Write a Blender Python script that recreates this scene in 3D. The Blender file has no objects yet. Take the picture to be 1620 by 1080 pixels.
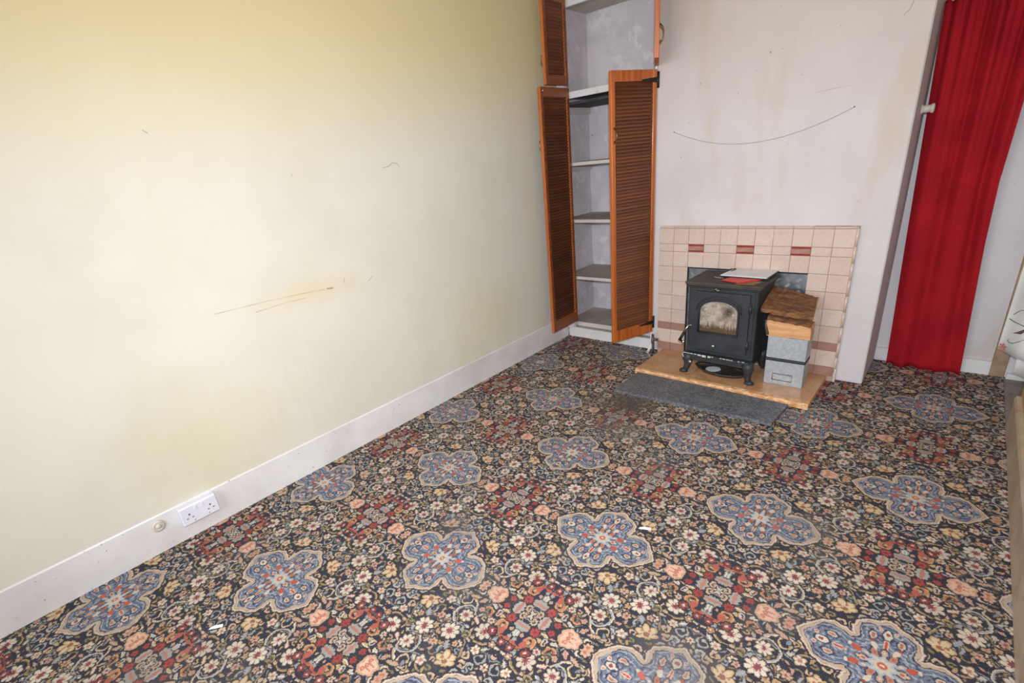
import bpy, bmesh, math, random
from mathutils import Vector, Matrix
random.seed(11)
D, C = bpy.data, bpy.context
S = C.scene
col = S.collection
PI = math.pi

# ------------------------------------------------------------------ camera, world, lights, exposure
R_ = ((0.74335798, 0.66135233, -0.10015989), (0.18669097, -0.34892415, -0.91836725), (-0.64231253, 0.66397668, -0.38284408))
CAM = Vector((2.35670, -3.33327, 1.42879))
cam = D.objects.new('camera', D.cameras.new('camera')); col.objects.link(cam)
mw = Matrix.Identity(4)
for i in range(3):
    mw[i][0] = R_[0][i]; mw[i][1] = -R_[1][i]; mw[i][2] = -R_[2][i]; mw[i][3] = CAM[i]
cam.matrix_world = mw
cam.data.sensor_width = 36; cam.data.lens = 787.28 / 1620 * 36
cam.data.shift_x = 22.863 / 1620; cam.data.shift_y = 45.657 / 1620
cam.data.clip_start = .02
S.camera = cam

W_ = D.worlds.new('world'); S.world = W_; W_.use_nodes = True
W_.node_tree.nodes['Background'].inputs[0].default_value = (.62, .72, .9, 1)
W_.node_tree.nodes['Background'].inputs[1].default_value = .8

def lamp(name, kind, loc, energy, color, target=None, **k):
    d = D.lights.new(name, kind); d.energy = energy; d.color = color
    for a, b in k.items(): setattr(d, a, b)
    o = D.objects.new(name, d); col.objects.link(o); o.location = loc
    if target: o.rotation_euler = (Vector(target) - Vector(loc)).to_track_quat('-Z', 'Y').to_euler()
    return o
# the camera's flash, just above the lens
lamp('flash', 'SPOT', CAM + Vector((.03, -.02, .13)), 248, (.94, .97, 1), (.60, -.9, .40), spot_size=math.radians(135), spot_blend=1, shadow_soft_size=.035)
# added soft cool fill from behind the camera, set before an added window
lamp('rear_fill', 'AREA', (1.35, -5.12, 1.45), 50, (.90, .95, 1), (1.2, 0, 1.0), shape='RECTANGLE', size=1.7, size_y=1.3)
lamp('warm_fill', 'POINT', (1.5, -2.6, 2.15), 6, (1, .84, .64), shadow_soft_size=.12)  # added weak warm fill up near the ceiling

S.view_settings.view_transform = 'Standard'; S.view_settings.look = 'None'
S.view_settings.gamma = 1; S.view_settings.use_curve_mapping = False
S.view_settings.exposure = 0.22

# ------------------------------------------------------------------ helpers
def lin(c):
    c = [x / 255 for x in c]
    return tuple((x / 12.92 if x <= .04045 else ((x + .055) / 1.055) ** 2.4) for x in c) + (1,)
class NT:
    """small node-tree writer"""
    def __init__(s, name):
        s.m = D.materials.new(name); s.m.use_nodes = True; s.t = s.m.node_tree; s.n = s.t.nodes; s.l = s.t.links
        s.b = s.n['Principled BSDF']; s.co = s.n.new('ShaderNodeTexCoord').outputs['Object']
    def put(s, sock, v):
        if hasattr(v, 'is_output'): s.l.new(v, sock)
        else: sock.default_value = v
    def noise(s, scale, detail=3, rough=.55, vec=None, dist=0):
        n = s.n.new('ShaderNodeTexNoise'); s.l.new(vec or s.co, n.inputs['Vector'])
        n.inputs['Scale'].default_value = scale; n.inputs['Detail'].default_value = detail
        n.inputs['Roughness'].default_value = rough; n.inputs['Distortion'].default_value = dist
        return n.outputs['Fac']
    def vor(s, scale, vec=None, feature='F1'):
        n = s.n.new('ShaderNodeTexVoronoi'); s.l.new(vec or s.co, n.inputs['Vector']); n.feature = feature
        n.inputs['Scale'].default_value = scale; return n.outputs['Distance']
    def map(s, scale=(1, 1, 1), loc=(0, 0, 0), rot=(0, 0, 0), vec=None):
        n = s.n.new('ShaderNodeMapping'); s.l.new(vec or s.co, n.inputs['Vector'])
        n.inputs['Scale'].default_value = scale; n.inputs['Location'].default_value = loc; n.inputs['Rotation'].default_value = rot
        return n.outputs['Vector']
    def ramp(s, fac, a, b, lo=0., hi=1.):
        n = s.n.new('ShaderNodeMapRange'); s.l.new(fac, n.inputs[0]); n.interpolation_type = 'SMOOTHSTEP'
        n.inputs[1].default_value = a; n.inputs[2].default_value = b; n.inputs[3].default_value = lo; n.inputs[4].default_value = hi
        return n.outputs[0]
    def mix(s, fac, a, b, mode='MIX'):
        n = s.n.new('ShaderNodeMix'); n.data_type = 'RGBA'; n.blend_type = mode
        s.put(n.inputs[0], fac); s.put(n.inputs[6], a); s.put(n.inputs[7], b); return n.outputs[2]
    def math(s, op, a, b=0., c=0.):
        n = s.n.new('ShaderNodeMath'); n.operation = op
        s.put(n.inputs[0], a); s.put(n.inputs[1], b); s.put(n.inputs[2], c); return n.outputs[0]
    def sep(s, vec=None):
        n = s.n.new('ShaderNodeSeparateXYZ'); s.l.new(vec or s.co, n.inputs[0]); return n.outputs
    def spot(s, cx, cz, rx, rz, ax=(1, 2), soft=.5):
        """a soft elliptical patch round a point of the surface"""
        o = s.sep(); u = s.math('DIVIDE', s.math('SUBTRACT', o[ax[0]], cx), rx); v = s.math('DIVIDE', s.math('SUBTRACT', o[ax[1]], cz), rz)
        d = s.math('SQRT', s.math('ADD', s.math('MULTIPLY', u, u), s.math('MULTIPLY', v, v)))
        d = s.math('ADD', d, s.math('MULTIPLY', s.math('SUBTRACT', s.noise(7, 4), .5), .9))
        return s.ramp(d, 1., soft * .3)
    def fin(s, color, rough=.6, metal=0., bump=None, bstr=.3, bdist=.002, spec=None, coat=0):
        s.put(s.b.inputs['Base Color'], color); s.put(s.b.inputs['Roughness'], rough); s.put(s.b.inputs['Metallic'], metal)
        if spec is not None: s.b.inputs['Specular IOR Level'].default_value = spec
        if coat: s.b.inputs['Coat Weight'].default_value = coat; s.b.inputs['Coat Roughness'].default_value = .15
        if bump is not None:
            n = s.n.new('ShaderNodeBump'); n.inputs['Strength'].default_value = bstr; n.inputs['Distance'].default_value = bdist
            s.l.new(bump, n.inputs['Height']); s.l.new(n.outputs[0], s.b.inputs['Normal'])
        return s.m
def simple(name, c, rough=.6, metal=0., var=.12, sc=12, bstr=.15, c2=None, spec=None, dirt=None, coat=0):
    t = NT(name)
    c2 = c2 or tuple(x * (1 - var) for x in c)
    k = t.mix(t.ramp(t.noise(sc, 4), .35, .7), lin(c), lin(c2))
    if dirt: k = t.mix(t.ramp(t.noise(sc * 2.3, 5, .7), .56, .74), k, lin(dirt))
    return t.fin(k, rough, metal, t.noise(sc * 6, 3), bstr, .0015, spec, coat)

class MB:
    """collects shapes into ONE mesh"""
    def __init__(s): s.v = []; s.f = []; s.sm = []
    def raw(s, vs, fs, smooth=False):
        o = len(s.v); s.v += [tuple(v) for v in vs]; s.f += [tuple(i + o for i in f) for f in fs]; s.sm += [smooth] * len(fs); return s
    def box(s, x0, y0, z0, x1, y1, z1, b=0.):
        if b <= 0:
            vs = [(x, y, z) for z in (z0, z1) for y in (y0, y1) for x in (x0, x1)]
            return s.raw(vs, [(0, 2, 3, 1), (4, 5, 7, 6), (0, 1, 5, 4), (2, 6, 7, 3), (0, 4, 6, 2), (1, 3, 7, 5)])
        bm = bmesh.new(); bmesh.ops.create_cube(bm, size=1)
        for v in bm.verts: v.co = ((x0 + x1) / 2 + v.co.x * (x1 - x0), (y0 + y1) / 2 + v.co.y * (y1 - y0), (z0 + z1) / 2 + v.co.z * (z1 - z0))
        bmesh.ops.bevel(bm, geom=bm.edges[:], offset=b, segments=1, affect='EDGES'); return s.bm(bm)
    def bm(s, bm, smooth=False):
        bm.verts.index_update(); s.raw([v.co[:] for v in bm.verts], [[v.index for v in f.verts] for f in bm.faces], smooth); bm.free(); return s
    def prism(s, pts, y0, y1, axis='y', smooth=False):
        """outline (a, b) extruded along an axis"""
        n = len(pts); P = lambda a, b, c: {'y': (a, c, b), 'x': (c, a, b), 'z': (a, b, c)}[axis]
        vs = [P(a, b, y0) for a, b in pts] + [P(a, b, y1) for a, b in pts]
        fs = [tuple(range(n)), tuple(range(2 * n - 1, n - 1, -1))] + [(i, i + n, (i + 1) % n + n, (i + 1) % n) for i in range(n)]
        return s.raw(vs, fs, smooth)
    def tube(s, pts, r, n=8, cap=True):
        pts = [Vector(p) for p in pts]; rs = r if isinstance(r, (list, tuple)) else [r] * len(pts)
        vs = []; up = None
        for i, p in enumerate(pts):
            d = (pts[min(i + 1, len(pts) - 1)] - pts[max(i - 1, 0)]).normalized()
            a = (up if up is not None and abs(up.dot(d)) < .95 else (Vector((0, 0, 1)) if abs(d.z) < .9 else Vector((1, 0, 0))))
            a = (a - d * a.dot(d)).normalized(); up = a; b = d.cross(a)
            for k in range(n):
                t = 2 * PI * k / n; vs.append(p + (a * math.cos(t) + b * math.sin(t)) * rs[i])
        fs = [(i * n + k, i * n + (k + 1) % n, (i + 1) * n + (k + 1) % n, (i + 1) * n + k) for i in range(len(pts) - 1) for k in range(n)]
        if cap: fs += [tuple(range(n - 1, -1, -1)), tuple(range((len(pts) - 1) * n, len(pts) * n))]
        return s.raw(vs, fs, True)
    def lathe(s, prof, o=(0, 0, 0), axis='z', n=16, sx=1., sy=1.):
        """profile (radius, height) spun about an axis"""
        vs = []
        for r, h in prof:
            for k in range(n):
                a, b = r * math.cos(2 * PI * k / n) * sx, r * math.sin(2 * PI * k / n) * sy
                p = {'z': (a, b, h), 'y': (a, h, b), 'x': (h, a, b)}[axis]; vs.append((p[0] + o[0], p[1] + o[1], p[2] + o[2]))
        m = len(prof)
        fs = [(i * n + k, i * n + (k + 1) % n, (i + 1) * n + (k + 1) % n, (i + 1) * n + k) for i in range(m - 1) for k in range(n)]
        fs += [tuple(range(n - 1, -1, -1)), tuple(range((m - 1) * n, m * n))]
        return s.raw(vs, fs, True)
    def grid(s, fn, nu, nv, smooth=True):
        vs = [fn(i / nu, j / nv) for j in range(nv + 1) for i in range(nu + 1)]
        return s.raw(vs, [(j * (nu + 1) + i, j * (nu + 1) + i + 1, (j + 1) * (nu + 1) + i + 1, (j + 1) * (nu + 1) + i) for j in range(nv) for i in range(nu)], smooth)
    def mesh(s, name, mat):
        me = D.meshes.new(name); me.from_pydata(s.v, [], s.f); me.polygons.foreach_set('use_smooth', s.sm)
        bm = bmesh.new(); bm.from_mesh(me); bmesh.ops.recalc_face_normals(bm, faces=bm.faces)
        bm.to_mesh(me); bm.free()
        me.materials.append(mat); me.update(); return me
    def build(s, name, mat, parent=None, loc=None, rot=None):
        o = D.objects.new(name, s.mesh(name, mat)); col.objects.link(o); o.parent = parent
        if loc: o.location = loc
        if rot: o.rotation_euler = rot
        return o
def tag(o, label=None, cat=None, group=None, kind=None):
    if label: o['label'] = label
    if cat: o['category'] = cat
    if group: o['group'] = group
    if kind: o['kind'] = kind
    return o
def thing(name, label, cat, loc=(0, 0, 0), rz=0., group=None):
    o = D.objects.new(name, None); col.objects.link(o); o.location = loc; o.rotation_euler = (0, 0, rz); o.empty_display_size = .1
    return tag(o, label, cat, group)
def struct(name, mb, mat, parent=None):
    o = mb.build(name, mat, parent)
    if parent is None: o['kind'] = 'structure'
    return o
def clone(o, parent, loc=None, rot=None):
    c = o.copy(); col.objects.link(c); c.parent = parent
    if loc: c.location = loc
    if rot: c.rotation_euler = rot
    return c
# ---- carpet pattern drawn in code: a quarter of the repeat, mirrored outward ----
def carpet_pixels(RES=0.0009):
    import numpy as np
    W, H = 0.4545, 0.462
    nx, ny = int(W / RES), int(H / RES)
    rng = np.random.default_rng(7)
    X, Y = np.meshgrid((np.arange(nx) + .5) * W / nx, (np.arange(ny) + .5) * H / ny)
    def smooth(k, amp):
        a = rng.normal(size=(ny, nx))
        for _ in range(2):
            for ax in (0, 1):
                a = sum(np.roll(a, s, ax) for s in range(-k, k + 1)) / (2 * k + 1)
        return a / a.std() * amp
    X = X + smooth(2, .0009) + smooth(6, .001)
    Y = Y + smooth(2, .0009) + smooth(6, .001)
    def c(r, g, b): return np.array([r, g, b], float) / 255
    NAVY, CREAM, TAN, PEACH, RED, ORANGE = c(27, 32, 52), c(224, 214, 198), c(192, 164, 136), c(214, 168, 146), c(150, 60, 60), c(190, 114, 80)
    GOLD, BLUE, SKY, GREY, OLIVE, DARK, ROSE = c(200, 166, 114), c(108, 126, 156), c(156, 170, 186), c(168, 166, 162), c(134, 124, 84), c(36, 30, 36), c(190, 120, 104)
    img = np.empty((ny, nx, 3)); img[:] = NAVY
    occ = np.zeros((ny, nx), bool)
    def put(mask, col, jit=.05):
        img[mask] = np.clip(col + rng.normal(0, jit) * .4, 0, 1)
    def loc(cx, cy, rot, tw):
        if tw: cx, cy, rot = W - cx, H - cy, rot + math.pi
        dx, dy = X - cx, Y - cy
        cr, sr = math.cos(rot), math.sin(rot)
        return dx * cr + dy * sr, -dx * sr + dy * cr
    def both(fn, cx, cy, rot=0., *a, **k):
        for tw in (0, 1):
            u, v = loc(cx, cy, rot, tw); fn(u, v, *a, **k)
    def flower(u, v, R, n, petal, core, rim=TAN, core2=None, ph=0.):
        r, t = np.hypot(u, v), np.arctan2(v, u) + ph
        e = R * (.62 + .38 * np.abs(np.cos(n * t / 2)) ** .7)
        put(r < e + .0045, DARK); occ[r < e + .004] = True
        put(r < e, rim); put(r < e - .0035, petal)
        gap = (np.abs(np.sin(n * t / 2)) > .965) & (r < e) & (r > R * .38)
        put(gap, rim * .8)
        put(r < R * .42 * (.75 + .25 * np.cos(n * t)), core)
        if core2 is not None: put(r < R * .15, core2)
    def palmette(u, v, R, a, b, dot):
        t = np.arctan2(v, u); r = np.hypot(u, v)
        fan = np.clip(1 - (np.abs(t) / 2.3) ** 2, 0, 1)
        e = R * (.45 + .80 * fan ** .6) * (.68 + .32 * np.abs(np.cos(t * 3.5)))
        put(r < e + .0045, DARK); occ[r < e + .004] = True
        put(r < e, a); put(r < e - .006, b)
        put((np.abs(np.sin(t * 3.5)) > .95) & (r < e) & (r > R * .4), a * .75)
        for q in (-.55, .55): put(np.hypot(u - R * .62 * math.cos(q), v - R * .62 * math.sin(q)) < R * .13, dot)
        put(np.hypot(u - .1 * R, v) < R * .26, dot * .8)
    def tulip(u, v, R):
        e = (u / (1.25 * R)) ** 2 + (v / (R * (.92 - .35 * u / R))) ** 2
        e2 = e + .12 * np.sin(np.arctan2(v, u) * 7)
        put(e2 < 1.35, DARK); occ[e2 < 1.4] = True
        put(e2 < 1.12, OLIVE * 1.25); put(e2 < 1., PEACH); put(e2 < .62, c(240, 190, 165))
        put(np.hypot(u + .35 * R, v - .35 * R) < .30 * R, ORANGE); put(np.hypot(u + .35 * R, v + .35 * R) < .30 * R, ORANGE)
        put(np.hypot(u + .35 * R, v - .35 * R) < .15 * R, PEACH); put(np.hypot(u + .35 * R, v + .35 * R) < .15 * R, PEACH)
        put((np.abs(v) < .0018) & (np.abs(u - .1 * R) < .6 * R), ROSE)
    def leaf(u, v, L, w, a, b, serr=0.):
        s = u / L
        e = w * np.clip(1 - s * s, 0, 1) ** .7 * (1 + serr * np.sin(s * 14))
        m = np.abs(s) < 1
        put((np.abs(s) < 1.08) & (np.abs(v) < e + .0035), DARK); occ[(np.abs(s) < 1.1) & (np.abs(v) < e + .003)] = True
        put(m & (np.abs(v) < e), a); put(m & (np.abs(v) < e * .28), b)
    def spiral(u, v, R, sweep, w, col, turn=.35, edge=None, tip=1.6):
        # a curl: radius shrinks along the sweep, the head ends in a knob
        r, t = np.hypot(u, v), np.mod(np.arctan2(v, u), 2 * math.pi)
        for k in (0, 1):
            tt = t + k * 2 * math.pi
            s = tt / sweep
            rr = R * (1 - turn * s)
            ok = s < 1
            ww = w * (1.25 - .75 * s)
            m = ok & (np.abs(r - rr) < ww + .0028); put(m, DARK); occ[m] = True
            put(ok & (np.abs(r - rr) < ww), col)
            if edge is not None: put(ok & (np.abs(r - rr - ww * .55) < ww * .35), edge)
        re = R * (1 - turn); px, py = re * math.cos(sweep), re * math.sin(sweep)
        put(np.hypot(u - px, v - py) < w * tip, col)
    def wave(p0, p1, amp, n, w, col, edge=None):
        # an S shaped stem
        for tw in (0, 1):
            a = np.array(p0); b = np.array(p1)
            if tw: a = np.array([W, H]) - a; b = np.array([W, H]) - b
            d = b - a; L = np.hypot(*d); d = d / L
            u = (X - a[0]) * d[0] + (Y - a[1]) * d[1]; v = -(X - a[0]) * d[1] + (Y - a[1]) * d[0]
            o = amp * np.sin(np.clip(u / L, 0, 1) * math.pi * n)
            m = (u > 0) & (u < L)
            put(m & (np.abs(v - o) < w + .0028), DARK)
            k = m & (np.abs(v - o) < w); put(k, col); occ[m & (np.abs(v - o) < w + .002)] = True
            if edge is not None: put(m & (np.abs(v - o - w * .5) < w * .35), edge)
    # stems first
    for p0, p1, am, n, w, col, ed in [((.09, .20), (.24, .32), .03, 1, .0045, OLIVE, TAN), ((.16, .13), (.33, .03), .03, 1, .004, SKY * .8, GREY),
            ((.02, .20), (.02, .30), .012, 2, .0035, TAN, None), ((.21, .05), (.30, .13), -.02, 1, .0045, TAN, CREAM), ((.12, .20), (.20, .16), .02, 2, .0035, OLIVE, None),
            ((.33, .05), (.45, .17), .03, 1, .0045, TAN, CREAM), ((.22, .01), (.30, .05), .015, 2, .003, SKY, None), ((.30, .20), (.36, .13), .02, 1, .004, OLIVE, GOLD),
            ((.0, .25), (.10, .25), .014, 2, .003, SKY * .8, None), ((.24, .18), (.17, .30), -.02, 1, .004, GREY, SKY)]:
        wave(p0, p1, am, n, w, col, ed)
    both(spiral, .183, .250, 3.3, .054, 4.2, .0062, GOLD * .85, .10, TAN)
    both(spiral, .272, .135, .6, .045, 4.4, .0055, GREY, .10, CREAM)
    both(spiral, .088, .318, 1.2, .052, 4.0, .0056, OLIVE, .12, GOLD)
    both(spiral, .225, .085, 4.2, .026, 5.2, .0042, GOLD, .5, CREAM)
    both(spiral, .325, .078, 2.2, .020, 5.0, .0048, ORANGE, .4, GOLD)
    both(spiral, .395, .075, .4, .019, 5.0, .0048, TAN, .45, GOLD)
    both(spiral, .150, .185, 5.4, .020, 5.0, .0038, SKY, .5, GREY)
    both(spiral, .035, .235, 2.6, .020, 5.4, .004, GREY, .5, SKY)
    both(spiral, .245, .020, 5.8, .016, 4.6, .004, CREAM, .45, TAN)
    both(spiral, .345, .165, 1.0, .022, 5.0, .0042, TAN, .5, PEACH)
    both(spiral, .420, .140, 3.6, .018, 5.0, .0038, SKY, .5, GREY)
    both(spiral, .130, .270, .5, .017, 5.0, .0036, OLIVE, .5, GOLD)
    # leaves
    for x, y, r, L, w, a, b, s in [(.155, .205, .9, .022, .010, GREY, SKY, .3), (.215, .185, 2.2, .020, .009, CREAM, TAN, .3), (.200, .110, .2, .020, .010, GREY, CREAM, .3),
            (.245, .055, 2.7, .024, .008, TAN, PEACH, .2), (.325, .045, .4, .018, .007, CREAM, GREY, .2), (.300, .190, 1.3, .020, .009, GREY, SKY, .3),
            (.045, .265, 2.5, .018, .008, GREY, CREAM, .3), (.140, .335, .6, .018, .007, PEACH, CREAM, .2), (.360, .100, 2.4, .018, .006, CREAM, TAN, .2),
            (.235, .250, 1.2, .018, .007, TAN, CREAM, .2), (.385, .035, .8, .014, .006, OLIVE, GOLD, 0), (.01, .345, 1.5, .020, .009, GREY, SKY, .3)]:
        both(leaf, x, y, r, L, w, a, b, s)
    # small flowers
    for x, y, R, n, p, k in [(.066, .249, .018, 6, CREAM, ORANGE), (.180, .118, .019, 5, CREAM, ROSE), (.236, .010, .019, 6, PEACH, ORANGE), (.0, .222, .015, 6, CREAM, RED),
            (.255, .275, .016, 6, PEACH, RED), (.330, .230, .015, 6, CREAM, ORANGE), (.30, .085, .012, 5, PEACH, ROSE), (.375, .135, .014, 6, RED, CREAM),
            (.135, .225, .012, 5, PEACH, RED), (.215, .225, .013, 5, GOLD, ORANGE), (.035, .295, .013, 5, ORANGE, CREAM)]:
        both(flower, x, y, 0., R, n, p, k)
    both(tulip, .298, .008, math.pi * .98, .029)
    both(palmette, .113, .158, 1.0, .036, GOLD, c(232, 206, 168), ORANGE)
    both(palmette, .178, .052, .1, .020, GOLD, CREAM, ORANGE)
    for x, y, R in [(.183, .250, .035), (.272, .135, .027), (.088, .318, .034)]:
        both(flower, x, y, .4, R, 8, CREAM, RED, TAN, c(120, 60, 70))
    # red cluster round the corner (W, 0): grey square of four leaves, dahlias, crescents
    both(spiral, W - .055, .088, 2.4, .020, 4.4, .0062, ORANGE, .35, GOLD)
    both(spiral, W - .030, .108, .2, .022, 3.2, .0075, c(178, 82, 66), .3, ORANGE)
    both(spiral, W - .078, .052, 3.4, .017, 4.8, .0058, GOLD, .4, CREAM)
    both(leaf, W - .005, .085, 1.57, .016, .008, GREY, CREAM, .2)
    both(flower, W - .070, .125, 0., .016, 6, RED, CREAM, RED)
    both(flower, W - .018, .140, 0., .013, 6, RED, CREAM, RED)
    both(flower, W - .098, .100, 0., .014, 6, CREAM, RED)
    both(leaf, W - .054, 0., 1.57, .034, .018, GREY, ROSE, .18)
    both(leaf, W, .052, 0., .034, .018, GREY, ROSE, .18)
    both(flower, W - .050, .048, .3, .018, 8, c(170, 62, 52), c(120, 34, 40), c(150, 44, 44))
    both(flower, W - .096, .018, .3, .013, 7, c(180, 60, 50), c(130, 34, 40), RED)
    for tw in (0, 1):
        u, v = loc(W, 0, 0, tw); q = np.maximum(np.abs(u), np.abs(v))
        put(q < .027, DARK); put(q < .024, GREY); put(q < .018, CREAM); put(np.hypot(np.abs(u) - .008, np.abs(v) - .008) < .007, ROSE * 1.1); put(q < .003, DARK)
    # fill the ground that is left with small curls and leaves
    pal = [CREAM, TAN, TAN, GREY, SKY * .9, PEACH, GOLD, OLIVE, CREAM * .9]
    for big, cnt in ((1, 500), (0, 1500)):
        for _ in range(cnt):
            x, y = rng.uniform(0, W), rng.uniform(0, H)
            i, j = min(ny - 1, int(y / H * ny)), min(nx - 1, int(x / W * nx))
            k = 10 if big else 5
            if occ[max(0, i - k):i + k, max(0, j - k):j + k].any(): continue
            col = pal[rng.integers(9)]
            if big:
                if rng.random() < .6: both(spiral, x, y, rng.uniform(0, 6), .0135, 5.2, .0044, col, .5, col * 1.12)
                else: both(leaf, x, y, rng.uniform(0, 3), .018, .0075, col, col * .8, .3)
            elif rng.random() < .4: both(spiral, x, y, rng.uniform(0, 6), .009, 4.5, .003, col, .4)
            else: both(leaf, x, y, rng.uniform(0, 3), rng.uniform(.007, .013), .0045, col, col * .8)
    # medallion
    quad = [(.218, 0), (.196, .040), (.165, .078), (.130, .094), (.100, .088), (.080, .078), (.088, .105), (.082, .135), (.055, .158), (.025, .172), (0, .188)]
    q2 = quad + [(-x, y) for x, y in quad[-2::-1]]
    poly = np.array(q2 + [(x, -y) for x, y in q2[-2:0:-1]])
    for tw in (0, 1):
        u, v = loc(0, 0, 0, tw)
        d = np.full(u.shape, 9.); ins = np.zeros(u.shape, bool)
        for a, b in zip(poly, np.roll(poly, -1, 0)):
            e = b - a; t = np.clip(((u - a[0]) * e[0] + (v - a[1]) * e[1]) / (e @ e), 0, 1)
            d = np.minimum(d, np.hypot(u - a[0] - t * e[0], v - a[1] - t * e[1]))
            cr = ((a[1] > v) != (b[1] > v)) & (u < (b[0] - a[0]) * (v - a[1]) / (b[1] - a[1] + 1e-12) + a[0]); ins ^= cr
        s = np.where(ins, -d, d)
        t = np.arctan2(v, u); r = np.hypot(u, v)
        put(s < .005, DARK); put(s < 0, c(204, 180, 160)); put((s < -.002) & (s > -.006), c(218, 202, 186))
        bw = .0135 + .005 * np.cos(2 * t) ** 8 + .004 * np.sin(t * 8) ** 2; put((s < -.007) & (s > -.0095) & (np.sin(t * 26) > -.2), TAN * .85); put(s < -bw, DARK); put(s < -bw - .0022, c(104, 116, 142)); put((s < -.021) & (s > -.025), SKY * 1.05)
        put((np.abs(s + .030 + .006 * np.sin(t * 16)) < .0022), c(52, 62, 92))
        put((np.abs(s + .044 + .005 * np.sin(t * 12)) < .0026), SKY)
        fl = np.sin(u * 210 + 3 * np.sin(v * 90)) * np.sin(v * 190 + 3 * np.sin(u * 110)); put((s < -.03) & (fl > .48), c(178, 180, 184)); put((s < -.03) & (fl < -.78), c(60, 72, 108)); put((s < -.03) & (np.abs(fl) < .05), c(140, 154, 176))
        for k in range(4):
            a = k * math.pi / 2; R1 = .148 if k % 2 == 0 else .122
            uu = u * math.cos(a) + v * math.sin(a); vv = -u * math.sin(a) + v * math.cos(a)
            for oy in (-.032, .032):
                put(np.hypot((uu - R1 * .86) / 1.7, vv - oy * 1.1) < .0122, c(44, 48, 72)); m = np.hypot((uu - R1 * .86) / 1.7, vv - oy * 1.1) < .0095; put(m, c(204, 190, 176))
                put(np.hypot((uu - R1 * .86) / 2.6, vv - oy * 1.1) < .0040, ORANGE)
            put(np.hypot((uu - R1) / 1.5, vv) < .016, c(44, 48, 72)); put(np.hypot((uu - R1) / 1.5, vv) < .013, CREAM); put(np.hypot(uu - R1 - .002, vv) < .006, RED)
            put(np.hypot((uu - R1 + .044) / 2.6, vv) < .0075, c(236, 200, 176)); put(np.hypot((uu - R1 + .044) / 5, vv) < .0032, c(196, 74, 56))
            for oy in (-.020, .020):
                put(np.hypot(uu - R1 - .018, vv - oy) < .0075, c(226, 190, 170)); put(np.hypot(uu - R1 - .018, vv - oy) < .003, ROSE)
                put(np.abs(np.hypot(uu - R1 + .018, vv - oy * .8) - .009) < .0018, c(48, 58, 88))
        for k in range(12):
            a = k * math.pi / 6; uu = u * math.cos(a) + v * math.sin(a) - .046; vv = -u * math.sin(a) + v * math.cos(a)
            e = np.hypot(uu / 2.0, vv); put(e < .0105, c(48, 50, 72)); put(e < .0082, [c(206, 172, 150), c(170, 172, 180), c(190, 128, 104)][k % 3]); put(e < .003, [c(176, 80, 62), CREAM][k % 2])
        for k in range(8):
            a = k * math.pi / 4 + .39
            m = np.hypot((u * math.cos(a) + v * math.sin(a) - .070) / 1.7, -u * math.sin(a) + v * math.cos(a)) < .0085
            put(m, [c(206, 84, 60), CREAM][k % 2])
            m = np.hypot(u * math.cos(a) + v * math.sin(a) - .088, -u * math.sin(a) + v * math.cos(a)) < .0055
            put(m, [CREAM, c(186, 60, 54)][k % 2])
        put(r < .034 * (1 + .15 * np.cos(8 * t)), SKY * 1.1); put(r < .026 * (1 + .2 * np.cos(8 * t)), CREAM)
        put(r < .011, c(200, 90, 66)); put(r < .004, CREAM)
    bl = sum(np.roll(np.roll(img, a, 0), b, 1) for a in (-1, 0, 1) for b in (-1, 0, 1)) / 9; bl[0] = img[0]; bl[-1] = img[-1]; bl[:, 0] = img[:, 0]; bl[:, -1] = img[:, -1]
    img = (.3 * img + .7 * bl) * .86 + np.array([.47, .45, .45]) * .14
    g = rng.normal(0, .035, (ny, nx, 1)); img = np.clip(img + g + rng.normal(0, .012, img.shape), 0, 1)
    full = np.concatenate([img, img[:, ::-1]], 1); full = np.concatenate([full, full[::-1]], 0)
    return full, 2 * W, 2 * H

# ------------------------------------------------------------------ materials
def wall_yellow():
    t = NT('yellow_wallpaper')
    k = t.mix(t.ramp(t.noise(1.6, 5, .6), .35, .7), lin((214, 213, 206)), lin((208, 206, 196)))
    # damp streaks running down, a rubbed brown patch, two broad yellower patches
    st = t.ramp(t.noise(1., 4, .6, t.map((1, 9, .7))), .5, .75, 0, .18)
    k = t.mix(st, k, lin((208, 204, 176)))
    k = t.mix(t.math('MULTIPLY', t.spot(-2.15, .93, .36, .10), .40), k, lin((218, 190, 142)))
    k = t.mix(t.math('MULTIPLY', t.spot(-2.8, .40, .5, .45), .35), k, lin((206, 194, 146)))
    k = t.mix(t.math('MULTIPLY', t.spot(-.95, .45, .5, .42), .35), k, lin((204, 200, 150)))
    k = t.mix(t.math('MULTIPLY', t.ramp(t.sep()[2], 1.35, 2.2), .7), k, lin((214, 196, 136)))  # flash fall-off painted in: yellower, darker tone towards the top
    rip = t.noise(1., 3, .5, t.map((1, 26, 1.6)))
    return t.fin(k, .62, 0, t.math('ADD', t.math('MULTIPLY', rip, t.ramp(t.sep()[2], 1.1, .3, .15, 1.)), t.math('MULTIPLY', t.noise(70, 4), .12)), .28, .006, .3)
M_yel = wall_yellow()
def wall_pale():
    t = NT('pale_painted_plaster')
    k = t.mix(t.ramp(t.noise(2.2, 5, .6), .35, .7), lin((209, 205, 210)), lin((201, 196, 201)))
    k = t.mix(t.ramp(t.noise(1., 4, .6, t.map((3.2, 1, .8))), .50, .68, 0, .7), k, lin((198, 184, 174)))
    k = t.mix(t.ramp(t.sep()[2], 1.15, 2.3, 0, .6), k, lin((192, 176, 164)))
    k = t.mix(t.ramp(t.noise(38, 3), .735, .76), k, lin((178, 170, 164)))
    return t.fin(k, .7, 0, t.noise(60, 5, .6), .25, .004, .25)
M_pale = wall_pale()
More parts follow.
